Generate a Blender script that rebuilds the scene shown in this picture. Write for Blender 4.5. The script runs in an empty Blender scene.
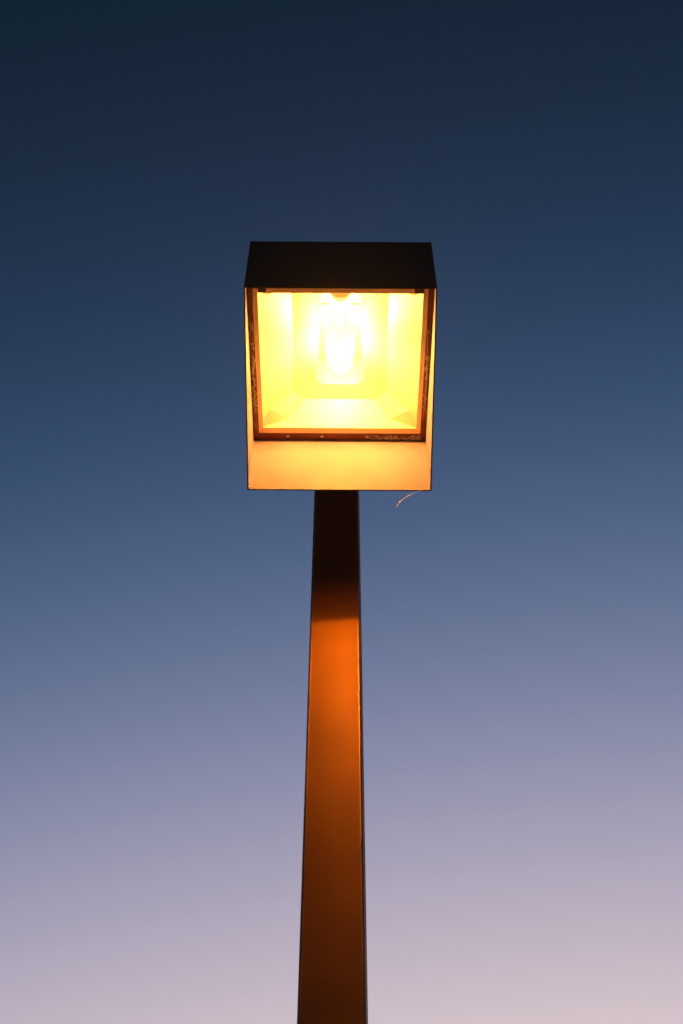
import bpy, bmesh, math, random
from mathutils import Vector, Matrix
R = math.radians
sc = bpy.context.scene
COL = sc.collection
random.seed(7)

# ------------------------------------------------------------------ camera
EYE = 1.60                                   # eye height above the ground
cam_data = bpy.data.cameras.new('camera')
cam_data.sensor_fit = 'VERTICAL'
cam_data.sensor_height = 36.0
cam_data.lens = 1932.3 / 1024 * 36.0
cam_data.clip_start = 0.05
cam_data.clip_end = 2000
cam = bpy.data.objects.new('camera', cam_data)
COL.objects.link(cam)
cam.location = (0, 0, EYE)
pitch, roll, yaw = R(64.3785), R(0.1639), R(-0.1834)
cam.rotation_euler = (Matrix.Rotation(yaw, 3, 'Z') @ Matrix.Rotation(R(90) + pitch, 3, 'X')
                      @ Matrix.Rotation(roll, 3, 'Z')).to_euler()
sc.camera = cam

# ------------------------------------------------------------------ dusk sky
SUN_AZ, SUN_EL = R(7.5), R(-4)                 # the sun has just set, behind the lamp and to the right
SUN = Vector((math.sin(SUN_AZ) * math.cos(SUN_EL), math.cos(SUN_AZ) * math.cos(SUN_EL), math.sin(SUN_EL)))

def lin(c):
    return tuple((x / 255 / 12.92) if x / 255 <= .04045 else ((x / 255 + .055) / 1.055) ** 2.4 for x in c)

world = bpy.data.worlds.new('World')
sc.world = world
world.use_nodes = True
nt = world.node_tree
nt.nodes.clear()
N = nt.nodes.new
out = N('ShaderNodeOutputWorld'); bg = N('ShaderNodeBackground')
tc = N('ShaderNodeTexCoord'); dot = N('ShaderNodeVectorMath'); dot.operation = 'DOT_PRODUCT'
dot.inputs[1].default_value = SUN
ramp = N('ShaderNodeValToRGB')
# twilight colours by closeness to the place where the sun went down
STOPS = [(0.00, (13, 30, 46)), (0.1, (17, 35, 52)), (0.125, (20.5, 37.4, 55)), (0.15, (24.3, 40.2, 59.2)), (0.175, (27.5, 43.7, 64.4)),
         (0.2, (30.6, 47.8, 70.6)), (0.225, (33.9, 52.6, 77.7)), (0.25, (38.0, 58.2, 85.5)), (0.275, (43.0, 64.5, 93.8)),
         (0.3, (49.3, 71.5, 102.6)), (0.325, (57.0, 79.2, 111.7)), (0.35, (66.3, 87.7, 121.0)), (0.375, (77.1, 96.7, 130.4)),
         (0.4, (89.4, 106.4, 139.8)), (0.425, (103.1, 116.6, 149.1)), (0.45, (118.0, 127.3, 158.1)), (0.475, (133.8, 138.3, 166.8)),
         (0.5, (150.2, 149.7, 175.1)), (0.525, (166.8, 161.1, 182.8)), (0.55, (183.0, 172.6, 190.0)), (0.575, (198.4, 184.0, 196.4)),
         (0.6, (212.3, 195.1, 202.1)), (0.65, (224, 203, 203)), (0.75, (231, 201, 190)), (1.0, (236, 176, 140))]
el = ramp.color_ramp.elements
while len(el) < len(STOPS):
    el.new(0.5)
for e, (p, c) in zip(el, STOPS):
    e.position = p
for e, (p, c) in zip(el, STOPS):
    e.position = p
    e.color = (*lin(c), 1)
ramp.color_ramp.interpolation = 'LINEAR'
sky = N('ShaderNodeTexSky'); sky.sky_type = 'NISHITA'; sky.sun_disc = False
sky.sun_elevation = R(-4); sky.sun_rotation = SUN_AZ
dim = N('ShaderNodeMix'); dim.data_type = 'RGBA'; dim.blend_type = 'ADD'; dim.inputs[0].default_value = 0.05
nt.links.new(tc.outputs['Generated'], dot.inputs[0])
nt.links.new(dot.outputs['Value'], ramp.inputs['Fac'])
nt.links.new(ramp.outputs['Color'], dim.inputs[6])
nt.links.new(sky.outputs['Color'], dim.inputs[7])
nt.links.new(dim.outputs[2], bg.inputs['Color'])
bg.inputs['Strength'].default_value = 1.0
nt.links.new(bg.outputs[0], out.inputs[0])

sc.view_settings.view_transform = 'Standard'
sc.view_settings.look = 'None'
sc.view_settings.exposure = 0
sc.view_settings.gamma = 1
sc.view_settings.use_curve_mapping = False
sc.cycles.use_denoising = True
sc.cycles.max_bounces = 12
sc.cycles.diffuse_bounces = 6
sc.cycles.glossy_bounces = 6
sc.cycles.transparent_max_bounces = 16
sc.cycles.sample_clamp_indirect = 30
sc.cycles.use_adaptive_sampling = False
sc.cycles.blur_glossy = 0.3

# ------------------------------------------------------------------ materials
ARC_COLOR = (1.0, 0.42, 0.064)
ARC_STRENGTH = 10500.0

def material(name):
    m = bpy.data.materials.new(name)
    m.use_nodes = True
    m.node_tree.nodes.clear()
    o = m.node_tree.nodes.new('ShaderNodeOutputMaterial')
    return m, m.node_tree, o

def principled(name, base, rough=.5, metal=0., spec=.5, var=.12, vscale=8, bump=0., bscale=300, coat=None, stretch=1.):
    """painted or bare surface: colour drifts a little, gloss drifts a little, fine relief"""
    m, t, o = material(name)
    b = t.nodes.new('ShaderNodeBsdfPrincipled')
    b.inputs['Metallic'].default_value = metal
    b.inputs['Specular IOR Level'].default_value = spec
    co = t.nodes.new('ShaderNodeTexCoord')
    nz = t.nodes.new('ShaderNodeTexNoise'); nz.inputs['Scale'].default_value = vscale; nz.inputs['Detail'].default_value = 6
    mp = t.nodes.new('ShaderNodeMapping'); mp.inputs['Scale'].default_value = (1, 1, stretch)
    t.links.new(co.outputs['Object'], mp.inputs['Vector'])
    t.links.new(mp.outputs['Vector'], nz.inputs['Vector'])
    if coat:
        b.inputs['Coat Weight'].default_value, b.inputs['Coat Roughness'].default_value = coat
    rp = t.nodes.new('ShaderNodeValToRGB')
    rp.color_ramp.elements[0].position = .3; rp.color_ramp.elements[1].position = .7
    rp.color_ramp.elements[0].color = (*[c * (1 - var) for c in base], 1)
    rp.color_ramp.elements[1].color = (*[min(1, c * (1 + var)) for c in base], 1)
    t.links.new(nz.outputs['Fac'], rp.inputs['Fac'])
    t.links.new(rp.outputs['Color'], b.inputs['Base Color'])
    mr = t.nodes.new('ShaderNodeMapRange')
    mr.inputs['To Min'].default_value = max(.02, rough - .06); mr.inputs['To Max'].default_value = rough + .06
    n2 = t.nodes.new('ShaderNodeTexNoise'); n2.inputs['Scale'].default_value = vscale * 5; n2.inputs['Detail'].default_value = 4
    t.links.new(co.outputs['Object'], n2.inputs['Vector'])
    t.links.new(n2.outputs['Fac'], mr.inputs['Value'])
    t.links.new(mr.outputs['Result'], b.inputs['Roughness'])
    if bump:
        n3 = t.nodes.new('ShaderNodeTexNoise'); n3.inputs['Scale'].default_value = bscale; n3.inputs['Detail'].default_value = 3
        t.links.new(co.outputs['Object'], n3.inputs['Vector'])
        bp = t.nodes.new('ShaderNodeBump'); bp.inputs['Strength'].default_value = bump; bp.inputs['Distance'].default_value = .002
        t.links.new(n3.outputs['Fac'], bp.inputs['Height'])
        t.links.new(bp.outputs['Normal'], b.inputs['Normal'])
    t.links.new(b.outputs[0], o.inputs['Surface'])
    return m

M_POLE = principled('bronze_pole_paint', (.37, .116, .002), rough=.41, metal=.22, spec=.0, var=.22, vscale=5, bump=.05, bscale=260, stretch=.12)
M_POLE_EDGE = principled('highlight_pole_corner', (.60, .24, .03), rough=.32, metal=.6, spec=.2, var=.2, vscale=12, stretch=.1)  # edge highlight put into the corners: lighter, glossier and more metallic than the flats
M_FRAME = principled('rusty_bronze_frame', (.17, .036, .010), rough=.5, spec=.3, var=.35, vscale=40, bump=.1, bscale=200)
M_BRONZE = principled('bronze_housing_paint', (.085, .030, .011), rough=.5, spec=.2, var=.15, vscale=9, bump=.06, bscale=260)
M_LINER = principled('cream_inner_paint', (.25, .185, .25), rough=.6, spec=.3, var=.10, vscale=9, stretch=.4, bump=.04, bscale=180)
M_ALU = principled('satin_aluminium', (.53, .53, .49), rough=.50, metal=.35, var=.04, vscale=12, bump=.30, bscale=70)
M_FRONT_DIM = principled('dimmed_front_panel', (.26, .25, .23), rough=.5, metal=.2, var=.12, vscale=25)  # darker grey, added so the front panels throw less light on the pole
M_BEZEL = principled('cream_bezel_paint', (.88, .62, .38), rough=.5, spec=.4, var=.08, vscale=30)
M_CERAMIC = principled('glazed_ceramic', (.90, .89, .84), rough=.35, spec=.5, var=.04, vscale=20)
M_STEEL = principled('zinc_screw', (.55, .52, .48), rough=.35, metal=1., var=.1, vscale=60)
M_RUBBER = principled('black_gasket', (.02, .02, .02), rough=.8, var=.1)
M_ASPHALT = principled('asphalt', (.05, .05, .052), rough=.9, var=.25, vscale=3, bump=.6, bscale=80)
M_CONCRETE = principled('concrete', (.32, .31, .29), rough=.85, var=.15, vscale=5, bump=.3, bscale=60)

def silk_material(name, col):
    m, t, o = material(name)
    d = t.nodes.new('ShaderNodeBsdfDiffuse'); d.inputs['Color'].default_value = (*col, 1)
    tr = t.nodes.new('ShaderNodeBsdfTranslucent'); tr.inputs['Color'].default_value = (*col, 1)
    mx = t.nodes.new('ShaderNodeMixShader'); mx.inputs[0].default_value = .5
    t.links.new(d.outputs[0], mx.inputs[1]); t.links.new(tr.outputs[0], mx.inputs[2])
    t.links.new(mx.outputs[0], o.inputs['Surface'])
    return m
M_SILK = silk_material('dusty_spider_silk', (.60, .55, .52))
M_THREAD = silk_material('clean_spider_silk', (.92, .90, .95))

def sheet_fresnel(t, f0=.045):
    """mirror share of a thin sheet, the same from either side"""
    lw = t.nodes.new('ShaderNodeLayerWeight'); lw.inputs['Blend'].default_value = .5
    pw = t.nodes.new('ShaderNodeMath'); pw.operation = 'POWER'; pw.inputs[1].default_value = 5
    t.links.new(lw.outputs['Facing'], pw.inputs[0])
    ma = t.nodes.new('ShaderNodeMath'); ma.operation = 'MULTIPLY_ADD'; ma.inputs[1].default_value = 1 - f0; ma.inputs[2].default_value = f0
    t.links.new(pw.outputs[0], ma.inputs[0])
    return ma

def pane_material():
    """clear flat glass, slightly dusty: thin sheet, so light goes straight through"""
    m, t, o = material('dusty_clear_glass')
    tr = t.nodes.new('ShaderNodeBsdfTransparent'); tr.inputs['Color'].default_value = (.965, .975, .955, 1)
    gl = t.nodes.new('ShaderNodeBsdfGlossy'); gl.inputs['Roughness'].default_value = .05
    fr = sheet_fresnel(t, .04)
    mx = t.nodes.new('ShaderNodeMixShader')
    t.links.new(fr.outputs[0], mx.inputs[0]); t.links.new(tr.outputs[0], mx.inputs[1]); t.links.new(gl.outputs[0], mx.inputs[2])
    du = t.nodes.new('ShaderNodeBsdfDiffuse'); du.inputs['Color'].default_value = (.30, .24, .16, 1)
    tl = t.nodes.new('ShaderNodeBsdfTranslucent'); tl.inputs['Color'].default_value = (.40, .33, .22, 1)
    ds = t.nodes.new('ShaderNodeMixShader'); ds.inputs[0].default_value = .6
    t.links.new(du.outputs[0], ds.inputs[1]); t.links.new(tl.outputs[0], ds.inputs[2])
    co = t.nodes.new('ShaderNodeTexCoord')
    n = t.nodes.new('ShaderNodeTexNoise'); n.inputs['Scale'].default_value = 14; n.inputs['Detail'].default_value = 8; n.inputs['Roughness'].default_value = .7
    t.links.new(co.outputs['Object'], n.inputs['Vector'])
    r = t.nodes.new('ShaderNodeMapRange'); r.inputs['From Min'].default_value = .45; r.inputs['From Max'].default_value = .85
    r.inputs['To Min'].default_value = 0.0; r.inputs['To Max'].default_value = .12
    t.links.new(n.outputs['Fac'], r.inputs['Value'])
    v = t.nodes.new('ShaderNodeTexVoronoi'); v.inputs['Scale'].default_value = 26; v.inputs['Randomness'].default_value = 1
    t.links.new(co.outputs['Object'], v.inputs['Vector'])
    lt = t.nodes.new('ShaderNodeMath'); lt.operation = 'LESS_THAN'; lt.inputs[1].default_value = .055
    t.links.new(v.outputs['Distance'], lt.inputs[0])
    ml = t.nodes.new('ShaderNodeMath'); ml.operation = 'MULTIPLY_ADD'; ml.inputs[1].default_value = .45
    t.links.new(lt.outputs[0], ml.inputs[0]); t.links.new(r.outputs['Result'], ml.inputs[2])
    m2 = t.nodes.new('ShaderNodeMixShader')
    t.links.new(ml.outputs[0], m2.inputs[0]); t.links.new(mx.outputs[0], m2.inputs[1]); t.links.new(ds.outputs[0], m2.inputs[2])
    t.links.new(m2.outputs[0], o.inputs['Surface'])
    return m
M_PANE = pane_material()

def bulb_glass_material():
    """lamp envelope with a thin diffusing coat"""
    m, t, o = material('coated_bulb_glass')
    tr = t.nodes.new('ShaderNodeBsdfTransparent'); tr.inputs['Color'].default_value = (.97, .97, .95, 1)
    tl = t.nodes.new('ShaderNodeBsdfTranslucent'); tl.inputs['Color'].default_value = (.9, .9, .88, 1)
    gl = t.nodes.new('ShaderNodeBsdfGlossy'); gl.inputs['Roughness'].default_value = .08
    fr = sheet_fresnel(t, .05)
    a = t.nodes.new('ShaderNodeMixShader'); a.inputs[0].default_value = .09
    t.links.new(tr.outputs[0], a.inputs[1]); t.links.new(tl.outputs[0], a.inputs[2])
    b = t.nodes.new('ShaderNodeMixShader')
    t.links.new(fr.outputs[0], b.inputs[0]); t.links.new(a.outputs[0], b.inputs[1]); t.links.new(gl.outputs[0], b.inputs[2])
    t.links.new(b.outputs[0], o.inputs['Surface'])
    return m
M_BULB = bulb_glass_material()

def arc_material():
    m, t, o = material('burning_sodium_arc')
    e = t.nodes.new('ShaderNodeEmission'); e.inputs['Color'].default_value = (*ARC_COLOR, 1); e.inputs['Strength'].default_value = ARC_STRENGTH
    t.links.new(e.outputs[0], o.inputs['Surface'])
    return m
M_ARC = arc_material()

# ------------------------------------------------------------------ mesh helpers
def mesh_obj(name, bm, mats, parent=None, smooth=False):
    bmesh.ops.recalc_face_normals(bm, faces=bm.faces)
    me = bpy.data.meshes.new(name)
    bm.to_mesh(me); bm.free()
    for m in (mats if isinstance(mats, (list, tuple)) else [mats]):
        me.materials.append(m)
    if smooth:
        for p in me.polygons:
            p.use_smooth = True
    o = bpy.data.objects.new(name, me)
    COL.objects.link(o)
    o.parent = parent
    return o

def tag(o, label, cat, group=None):
    o['label'] = label; o['category'] = cat
    if group:
        o['group'] = group
    return o

def empty(name, loc=(0, 0, 0), parent=None):
    o = bpy.data.objects.new(name, None)
    COL.objects.link(o); o.location = loc; o.parent = parent
    return o

def slab(bm, poly, offset, bevel=0., mat=0):
    """closed prism from polygon points, thickened by the vector offset"""
    off = Vector(offset)
    a = [bm.verts.new(p) for p in poly]
    b = [bm.verts.new(Vector(p) + off) for p in poly]
    n = len(poly)
    fs = [bm.faces.new(a), bm.faces.new(b[::-1])]
    for i in range(n):
        fs.append(bm.faces.new((a[i], b[i], b[(i + 1) % n], a[(i + 1) % n])))
    for f in fs:
        f.material_index = mat
    if bevel:
        es = list({e for f in fs for e in f.edges})
        bmesh.ops.bevel(bm, geom=es, offset=bevel, segments=2, affect='EDGES', profile=.5)
    return fs

def tube(bm, pts, rad, seg=6, caps=True):
    pts = [Vector(p) for p in pts]
    rads = rad if isinstance(rad, (list, tuple)) else [rad] * len(pts)
    rings = []
    ref = Vector((.31, .52, .79)).normalized()
    for i, p in enumerate(pts):
        d = (pts[min(i + 1, len(pts) - 1)] - pts[max(i - 1, 0)]).normalized()
        a = d.cross(ref).normalized(); b = d.cross(a)
        rings.append([bm.verts.new(p + (a * math.cos(k * math.tau / seg) + b * math.sin(k * math.tau / seg)) * rads[i]) for k in range(seg)])
    for r0, r1 in zip(rings, rings[1:]):
        for k in range(seg):
            bm.faces.new((r0[k], r0[(k + 1) % seg], r1[(k + 1) % seg], r1[k]))
    if caps:
        bm.faces.new(rings[0][::-1]); bm.faces.new(rings[-1])

def lathe(bm, org, axis, prof, seg=40):
    """prof: (distance along axis, radius)"""
    axis = Vector(axis).normalized(); org = Vector(org)
    a = axis.orthogonal().normalized(); b = axis.cross(a)
    rings = []
    for s, r in prof:
        if r < 1e-6:
            rings.append([bm.verts.new(org + axis * s)])
        else:
            rings.append([bm.verts.new(org + axis * s + (a * math.cos(k * math.tau / seg) + b * math.sin(k * math.tau / seg)) * r) for k in range(seg)])
    for r0, r1 in zip(rings, rings[1:]):
        if len(r0) == 1 and len(r1) == 1:
            continue
        for k in range(seg):
            k2 = (k + 1) % seg
            if len(r0) == 1:
                bm.faces.new((r0[0], r1[k], r1[k2]))
            elif len(r1) == 1:
                bm.faces.new((r0[k], r0[k2], r1[0]))
            else:
                bm.faces.new((r0[k], r0[k2], r1[k2], r1[k]))

# ------------------------------------------------------------------ ground (below the picture)
bm = bmesh.new()
bmesh.ops.create_grid(bm, x_segments=8, y_segments=8, size=600)
g = mesh_obj('ground', bm, M_ASPHALT)
g['kind'] = 'structure'

# ------------------------------------------------------------------ dimensions of the lamp, heights from the ground
W = 0.200                       # half width of the housing
YF, YR = 1.3084, 1.7704         # front and rear rim
ZR = EYE + 3.8044               # height of the rim
ZF = EYE + 4.1076               # top of the front panel
ZB = EYE + 4.42                 # top of the rear panel
XC = 0.0009
T = 0.0026                      # sheet metal
PX, PY, PW = -0.0041, 1.9804, 0.1097
LO = Vector((XC, 1.3297, EYE + 3.8534))
LV = Vector((0, .4407, .2206)); LLEN = LV.length; LV.normalize()
LN = Vector((0, -LV.z, LV.y))

def L(u, v, n):
    """point in the tilted lens frame: across, from front to rear, up into the housing"""
    return LO + Vector((u, 0, 0)) + LV * v + LN * n

lamp = empty('street_lamp', (PX, PY + PW / 2, 0))
tag(lamp, 'bronze shoebox street lamp glowing yellow on a square pole', 'street lamp')
ORG = Vector((PX, PY + PW / 2, 0))

def part(name, bm, mats, parent=lamp, smooth=False):
    """meshes are made in world coordinates and moved into the lamp's own"""
    bmesh.ops.translate(bm, verts=bm.verts, vec=-ORG)
    return mesh_obj(name, bm, mats, parent, smooth)

# ------------------------------------------------------------------ pole
bm = bmesh.new()
TURN = R(2.8)
def rounded_square(h, r, seg=6, turn=0.):
    pts = []
    for cx, cy, a0 in ((1, 1, 0), (-1, 1, 90), (-1, -1, 180), (1, -1, 270)):
        for k in range(seg + 1):
            a = R(a0 + 90 * k / seg)
            x, y = cx * (h - r) + r * math.cos(a), cy * (h - r) + r * math.sin(a)
            pts.append((x * math.cos(turn) - y * math.sin(turn), x * math.sin(turn) + y * math.cos(turn)))
    return pts
rs = rounded_square(PW / 2 - .0014, .0055, 8, -TURN)
rings = []
zs = [0.02 + (EYE + 4.40 - .02) * k / 40 for k in range(41)]
for z in zs:
    rings.append([bm.verts.new((PX + x, PY + PW / 2 + y, z)) for x, y in rs])
for a, b in zip(rings, rings[1:]):
    for k in range(len(rs)):
        bm.faces.new((a[k], a[(k + 1) % len(rs)], b[(k + 1) % len(rs)], b[k]))
bm.faces.new(rings[0][::-1]); bm.faces.new(rings[-1])
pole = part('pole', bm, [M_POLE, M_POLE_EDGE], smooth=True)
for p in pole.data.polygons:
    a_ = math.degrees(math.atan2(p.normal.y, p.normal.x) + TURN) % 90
    if 3 < a_ < 87 and abs(p.normal.z) < .5:      # rounded corners take the lighter, glossier highlight colour
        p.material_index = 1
    if len(p.vertices) > 4:
        p.use_smooth = False
bm = bmesh.new()
slab(bm, [(PX + x, PY + PW / 2 + y, EYE + 4.4005) for x, y in rounded_square(PW / 2 - .0014, .0055, 8, -TURN)], (0, 0, .014))
part('pole_cap', bm, M_BRONZE)
bm = bmesh.new()
slab(bm, [(PX + x, PY + PW / 2 + y, 0) for x, y in rounded_square(.15, .02, 6, -TURN)], (0, 0, .02))
base = part('base_plate', bm, M_BRONZE)
for sx in (-1, 1):
    for sy in (-1, 1):
        bm = bmesh.new()
        lathe(bm, (PX + sx * .105, PY + PW / 2 + sy * .105, .018), (0, 0, 1), [(0, 0), (0, .017), (.016, .017), (.016, .009), (.035, .009), (.035, 0)], 6)
        part('anchor_bolt', bm, M_STEEL, base)

# arm between housing and pole
bm = bmesh.new()
slab(bm, [(PX - .045, YR + T + .001, EYE + 4.29), (PX + .045, YR + T + .001, EYE + 4.29), (PX + .045, YR + T + .001, EYE + 4.385), (PX - .045, YR + T + .001, EYE + 4.385)],
     (0, PY - YR - T - .003, 0), bevel=.004)
part('arm', bm, M_BRONZE)

# ------------------------------------------------------------------ housing: five sheet metal panels, dark outside, cream inside
housing = empty('housing', (0, 0, 0), lamp)
def paint_inside(o, test):
    for p in o.data.polygons:
        if test(p.normal):
            p.material_index = 1

def topz(y):
    return ZF + (ZB - ZF) * (y - YF) / (YR - YF)

def skin(bm, quad, off, lip):
    slab(bm, quad, off)
bm = bmesh.new()   # front
slab(bm, [(XC - W, YF, ZR), (XC + W, YF, ZR), (XC + W, YF, ZF), (XC - W, YF, ZF)], (0, T, 0))
o = part('front_panel', bm, [M_BRONZE, M_LINER], housing); paint_inside(o, lambda n: n.y > .9)
bm = bmesh.new()   # rear
slab(bm, [(XC - W, YR, ZR), (XC + W, YR, ZR), (XC + W, YR, ZB), (XC - W, YR, ZB)], (0, T, 0))
o = part('rear_panel', bm, [M_BRONZE, M_LINER], housing); paint_inside(o, lambda n: n.y < -.9)
for s in (-1, 1):
    bm = bmesh.new()
    x = XC + s * W
    y0, y1 = YF + T + .0003, YR - .0003
    slab(bm, [(x, y0, ZR + .0003), (x, y1, ZR + .0003), (x, y1, topz(y1)), (x, y0, topz(y0))], (-s * T, 0, 0))
    o = part('side_panel', bm, [M_BRONZE, M_LINER], housing); paint_inside(o, lambda n: n.x * s < -.9)
bm = bmesh.new()
slab(bm, [(XC - W, YF + .0005, ZF + .0005), (XC + W, YF + .0005, ZF + .0005), (XC + W, YR + T + .002, ZB + .003), (XC - W, YR + T + .002, ZB + .0025)], (0, 0, .003))
part('top_panel', bm, M_BRONZE, housing)

# ------------------------------------------------------------------ lens door: dark frame, cream bezel, glass
UO, VF0, VR0 = .1965, -.0125, LLEN - .0015
US, VFI, VRI = .1845, -.001, LLEN - .0235           # inner edge of the dark rails
GU, GVF, GVR = .1745, .0165, LLEN - .0390          # edge of the glass seen
door = empty('lens_door', (0, 0, 0), lamp)
def mitred(name, oa, ob, mat, th, nin=0., parent=door):
    """four rails with mitred corners; oa outer (u,vf,vr), ob inner, ob raised by nin"""
    (u0, f0, r0), (u1, f1, r1) = oa, ob
    e = .00025
    quads = [
        [(-u0 + e, f0), (u0 - e, f0), (u1 - e, f1), (-u1 + e, f1)],
        [(-u0 + e, r0), (u0 - e, r0), (u1 - e, r1), (-u1 + e, r1)],
        [(-u0, f0 + e), (-u0, r0 - e), (-u1, r1 - e), (-u1, f1 + e)],
        [(u0, f0 + e), (u0, r0 - e), (u1, r1 - e), (u1, f1 + e)]]
    for q in quads:
        bm = bmesh.new()
        pts = [L(q[0][0], q[0][1], 0), L(q[1][0], q[1][1], 0), L(q[2][0], q[2][1], nin), L(q[3][0], q[3][1], nin)]
        slab(bm, pts, LN * th, bevel=.0006)
        part(name, bm, mat, parent)
mitred('frame_rail', (UO, VF0, VR0), (US, VFI, VRI), M_FRAME, .010)
mitred('bezel_strip', (US - .0002, VFI + .0002, VRI - .0002), (GU, GVF, GVR), M_BEZEL, .002, .003)
bm = bmesh.new()
slab(bm, [L(-GU - .004, GVF - .004, .0065), L(GU + .004, GVF - .004, .0065), L(GU + .004, GVR + .004, .0065), L(-GU - .004, GVR + .004, .0065)], LN * .004)
part('glass_pane', bm, M_PANE, door)
for (u, v) in ((-.119, LLEN - .012), (-.040, LLEN - .012), (.063, LLEN - .012), (.128, LLEN - .012)):
    bm = bmesh.new()
    lathe(bm, L(u, v, .0004), -LN, [(0, .0042), (.0014, .0042), (.0024, .0030), (.0026, 0)], 16)
    part('screw', bm, M_STEEL, door)
for u0, u1 in ((-.1735, -.1565), (.1555, .1760)):
    bm = bmesh.new()
    slab(bm, [L(u0, -.009, -.0005), L(u1, -.009, -.0005), L(u1, .0100, -.0005), L(u0, .0100, -.0005)], -LN * .002, bevel=.0005)
    part('latch_tab', bm, M_BRONZE, door)

# ------------------------------------------------------------------ faceted reflector
reflector = empty('reflector', (0, 0, 0), lamp)
def ring(n, u, vf, vr, du, dv):
    return [L(-u + du, vf, n), L(u - du, vf, n), L(u, vf + dv, n), L(u, vr - dv, n), L(u - du, vr, n), L(-u + du, vr, n), L(-u, vr - dv, n), L(-u, vf + dv, n)]
RINGS = [ring(.0125, .183, .006, LLEN - .028, .004, .004),
         ring(.0340, .158, .022, .458, .044, .032),
         ring(.0800, .105, .044, .442, .026, .026),
         ring(.0980, .055, .066, .410, .014, .014),
         ring(.1520, .045, .085, .395, .010, .010)]
CEN = L(0, .24, .06)
for a, b in zip(RINGS, RINGS[1:]):
    for k in range(8):
        q = [a[k], a[(k + 1) % 8], b[(k + 1) % 8], b[k]]
        c = sum(q, Vector()) / 4
        nrm = (q[1] - q[0]).cross(q[2] - q[0]).normalized()
        if nrm.dot(c - CEN) < 0:
            nrm = -nrm
        q = [p + (c - p) * .004 for p in q]
        bm = bmesh.new()
        slab(bm, q, nrm * .0012)
        part('reflector_panel', bm, M_FRONT_DIM if k == 0 or (k in (1, 7) and a is not RINGS[0]) else M_ALU, reflector)
bm = bmesh.new()
slab(bm, RINGS[-1], LN * .0012)
part('reflector_roof', bm, M_ALU, reflector)

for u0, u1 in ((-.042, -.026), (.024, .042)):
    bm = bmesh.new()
    slab(bm, [L(u0, .2000, .1518), L(u1, .2000, .1518), L(u1, .2045, .1518), L(u0, .2045, .1518)], LN * -.0006)  # thin dark plates on the roof, painting the shade of slots
    part('slot_shade_strip', bm, M_FRAME, reflector)
# ------------------------------------------------------------------ bulb
BN = .078
ARC_V = .262
bulb = empty('bulb', (0, 0, 0), lamp)
bm = bmesh.new()
prof = [(-.036, .017), (.015, .0175), (.043, .020), (.065, .0245), (.09, .030), (.115, .033), (.14, .0335), (.165, .0315), (.19, .027), (.21, .021), (.225, .0135), (.233, .006), (.235, 0)]
lathe(bm, L(0, .132, BN), LV, prof, 40)
part('glass_envelope', bm, M_BULB, bulb, smooth=True)
bm = bmesh.new()
ARC_AXIS = Vector((0, .256, -.967))                       # the arc burns nearly upright, across the bulb
lathe(bm, L(0, ARC_V, BN) - ARC_AXIS * .0125, ARC_AXIS, [(0, 0), (0, .0022), (.002, .0034), (.023, .0034), (.025, .0022), (.025, 0)], 20)
part('arc_tube', bm, M_ARC, bulb, smooth=True)
bm = bmesh.new()
for s in (-1, 1):
    tube(bm, [L(s * .012, .138, BN + .004), L(s * .012, .20, BN + .010), L(s * .010, .30, BN + .012), L(0, .318, BN + .008)], .0011, 6)
part('support_wire', bm, M_STEEL, bulb)
bm = bmesh.new()
lathe(bm, L(0, .038, BN), LV, [(0, 0), (0, .020), (.006, .024), (.034, .025), (.044, .025), (.050, .023), (.052, .021), (.048, .0195), (.048, 0)], 40)
part('socket', bm, M_CERAMIC, bulb, smooth=True)
bm = bmesh.new()
lathe(bm, L(0, .084, BN), LV, [(0, .0178), (.004, .0190), (.008, .0178), (.012, .0190), (.016, .0176)], 32)
part('screw_base', bm, M_STEEL, bulb, smooth=True)

# ------------------------------------------------------------------ cobwebs on the door frame
def web_strand(bm, a, b, sag, rad, seg=7):
    pts = []
    for k in range(seg + 1):
        t = k / seg
        p = a.lerp(b, t) + sag * (4 * t * (1 - t))
        p += Vector((random.uniform(-1, 1), random.uniform(-1, 1), random.uniform(-1, 1))) * .0006
        pts.append(p)
    tube(bm, pts, rad, 5)

def cobweb(name, label, spots, count, rad, run):
    """strands stretched across the rail: spots() gives the two ends in the lens frame"""
    bm = bmesh.new()
    for _ in range(count):
        (u0, v0), (u1, v1) = spots()
        n0, n1 = -.0008 - random.random() * .003, -.0008 - random.random() * .003
        web_strand(bm, L(u0, v0, n0), L(u1, v1, n1), LN * -random.uniform(0, .004) + LV * random.uniform(-.004, .004), rad * random.uniform(.6, 1.3))
    for k in range(2):          # long threads that run along the rail and hold the strands together
        pts = [L(*p, -.002 - .001 * k) for p in run[k]]
        web_strand(bm, pts[0], pts[1], LN * -.002, rad * .6, 24)
    o = mesh_obj(name, bm, M_SILK)
    tag(o, label, 'cobweb', 'cobwebs on the lamp frame')
    return o

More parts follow.
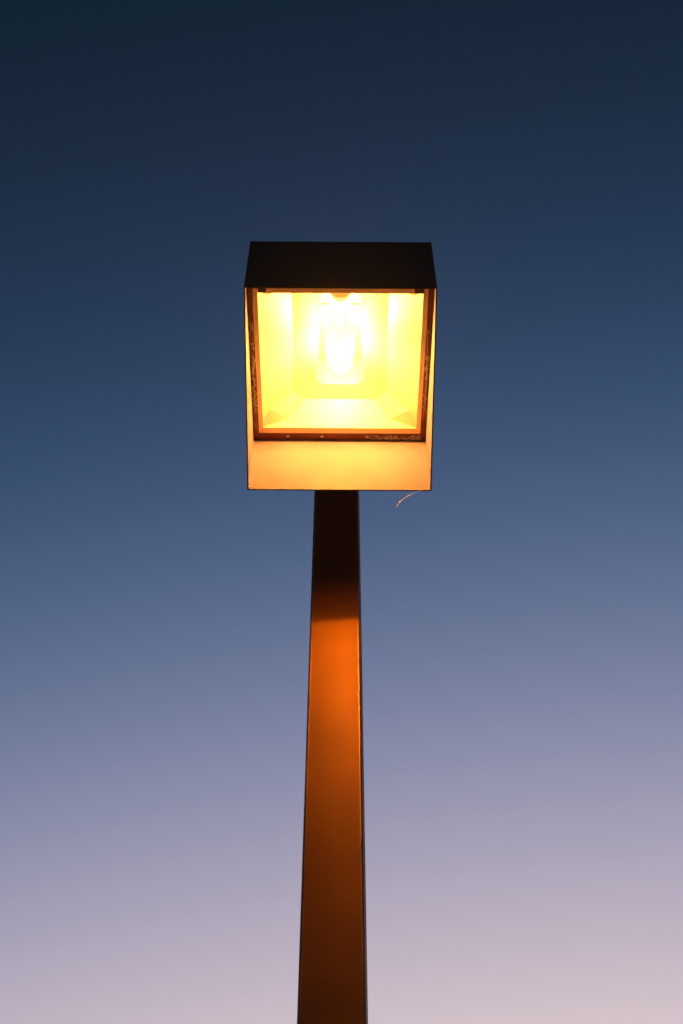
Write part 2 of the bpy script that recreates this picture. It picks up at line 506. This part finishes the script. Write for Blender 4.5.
def left_spots():
    v = random.choice((random.uniform(.10, .45), random.uniform(.14, .36)))
    return (-.1955, v), (-.1845 + random.uniform(-.004, .001), v + random.uniform(-.035, .035))
def right_spots():
    v = random.choice((random.uniform(.20, .26), random.uniform(.12, .40)))
    return (.1955, v), (.1845 + random.uniform(-.001, .005), v + random.uniform(-.02, .02))
def rear_spots():
    u = random.uniform(.075, .192)
    return (u, LLEN - .003 - random.random() * .006), (u + random.uniform(-.02, .02), LLEN - .023 + random.random() * .014)
cobweb('cobweb', 'wispy cobweb strands along the left rail of the lamp frame', left_spots, 38, .0005, [((-.194, .08), (-.188, .46)), ((-.187, .10), (-.193, .45))])
cobweb('cobweb', 'sparse cobweb strands along the right rail of the lamp frame', right_spots, 18, .0005, [((.194, .11), (.188, .42)), ((.187, .12), (.193, .40))])
cobweb('cobweb', 'matted cobweb at the lower right corner of the lamp frame', rear_spots, 34, .0005, [((.06, LLEN - .008), (.194, LLEN - .016)), ((.07, LLEN - .02), (.193, LLEN - .006))])

# one loose thread blowing from the rear rim
bm = bmesh.new()
tp = [(.1810, 1.7690, 3.8044), (.1709, 1.7670, 3.7875), (.1600, 1.765, 3.7765), (.1486, 1.765, 3.7618), (.1390, 1.765, 3.7490), (.1306, 1.765, 3.7314), (.1230, 1.765, 3.7120), (.1168, 1.765, 3.6916)]
tube(bm, [(x * .9943, y * .9943, z * .9943 + EYE) for x, y, z in tp], [.0002, .0003, .0005, .0009, .0012, .0013, .0011, .0005], 6)
o = mesh_obj('spider_thread', bm, M_THREAD, smooth=True)
tag(o, 'single pale curved spider thread hanging below the lamp housing', 'thread')

# ------------------------------------------------------------------ thin air volume added round lamp and viewer to imitate lens bloom
HAZE = 0.0018
if HAZE:
    bm = bmesh.new()
    bmesh.ops.create_cube(bm, size=1, matrix=Matrix.Translation((0, 2, 3.2)) @ Matrix.Diagonal((24, 24, 8.4, 1)))
    m, t, o_ = material('thin_bloom_haze')
    v = t.nodes.new('ShaderNodeVolumePrincipled')
    v.inputs['Color'].default_value = (.95, .93, .92, 1)
    v.inputs['Density'].default_value = HAZE
    v.inputs['Anisotropy'].default_value = .92
    t.links.new(v.outputs[0], o_.inputs['Volume'])
    hz = mesh_obj('bloom_haze', bm, m)
    hz['kind'] = 'stuff'
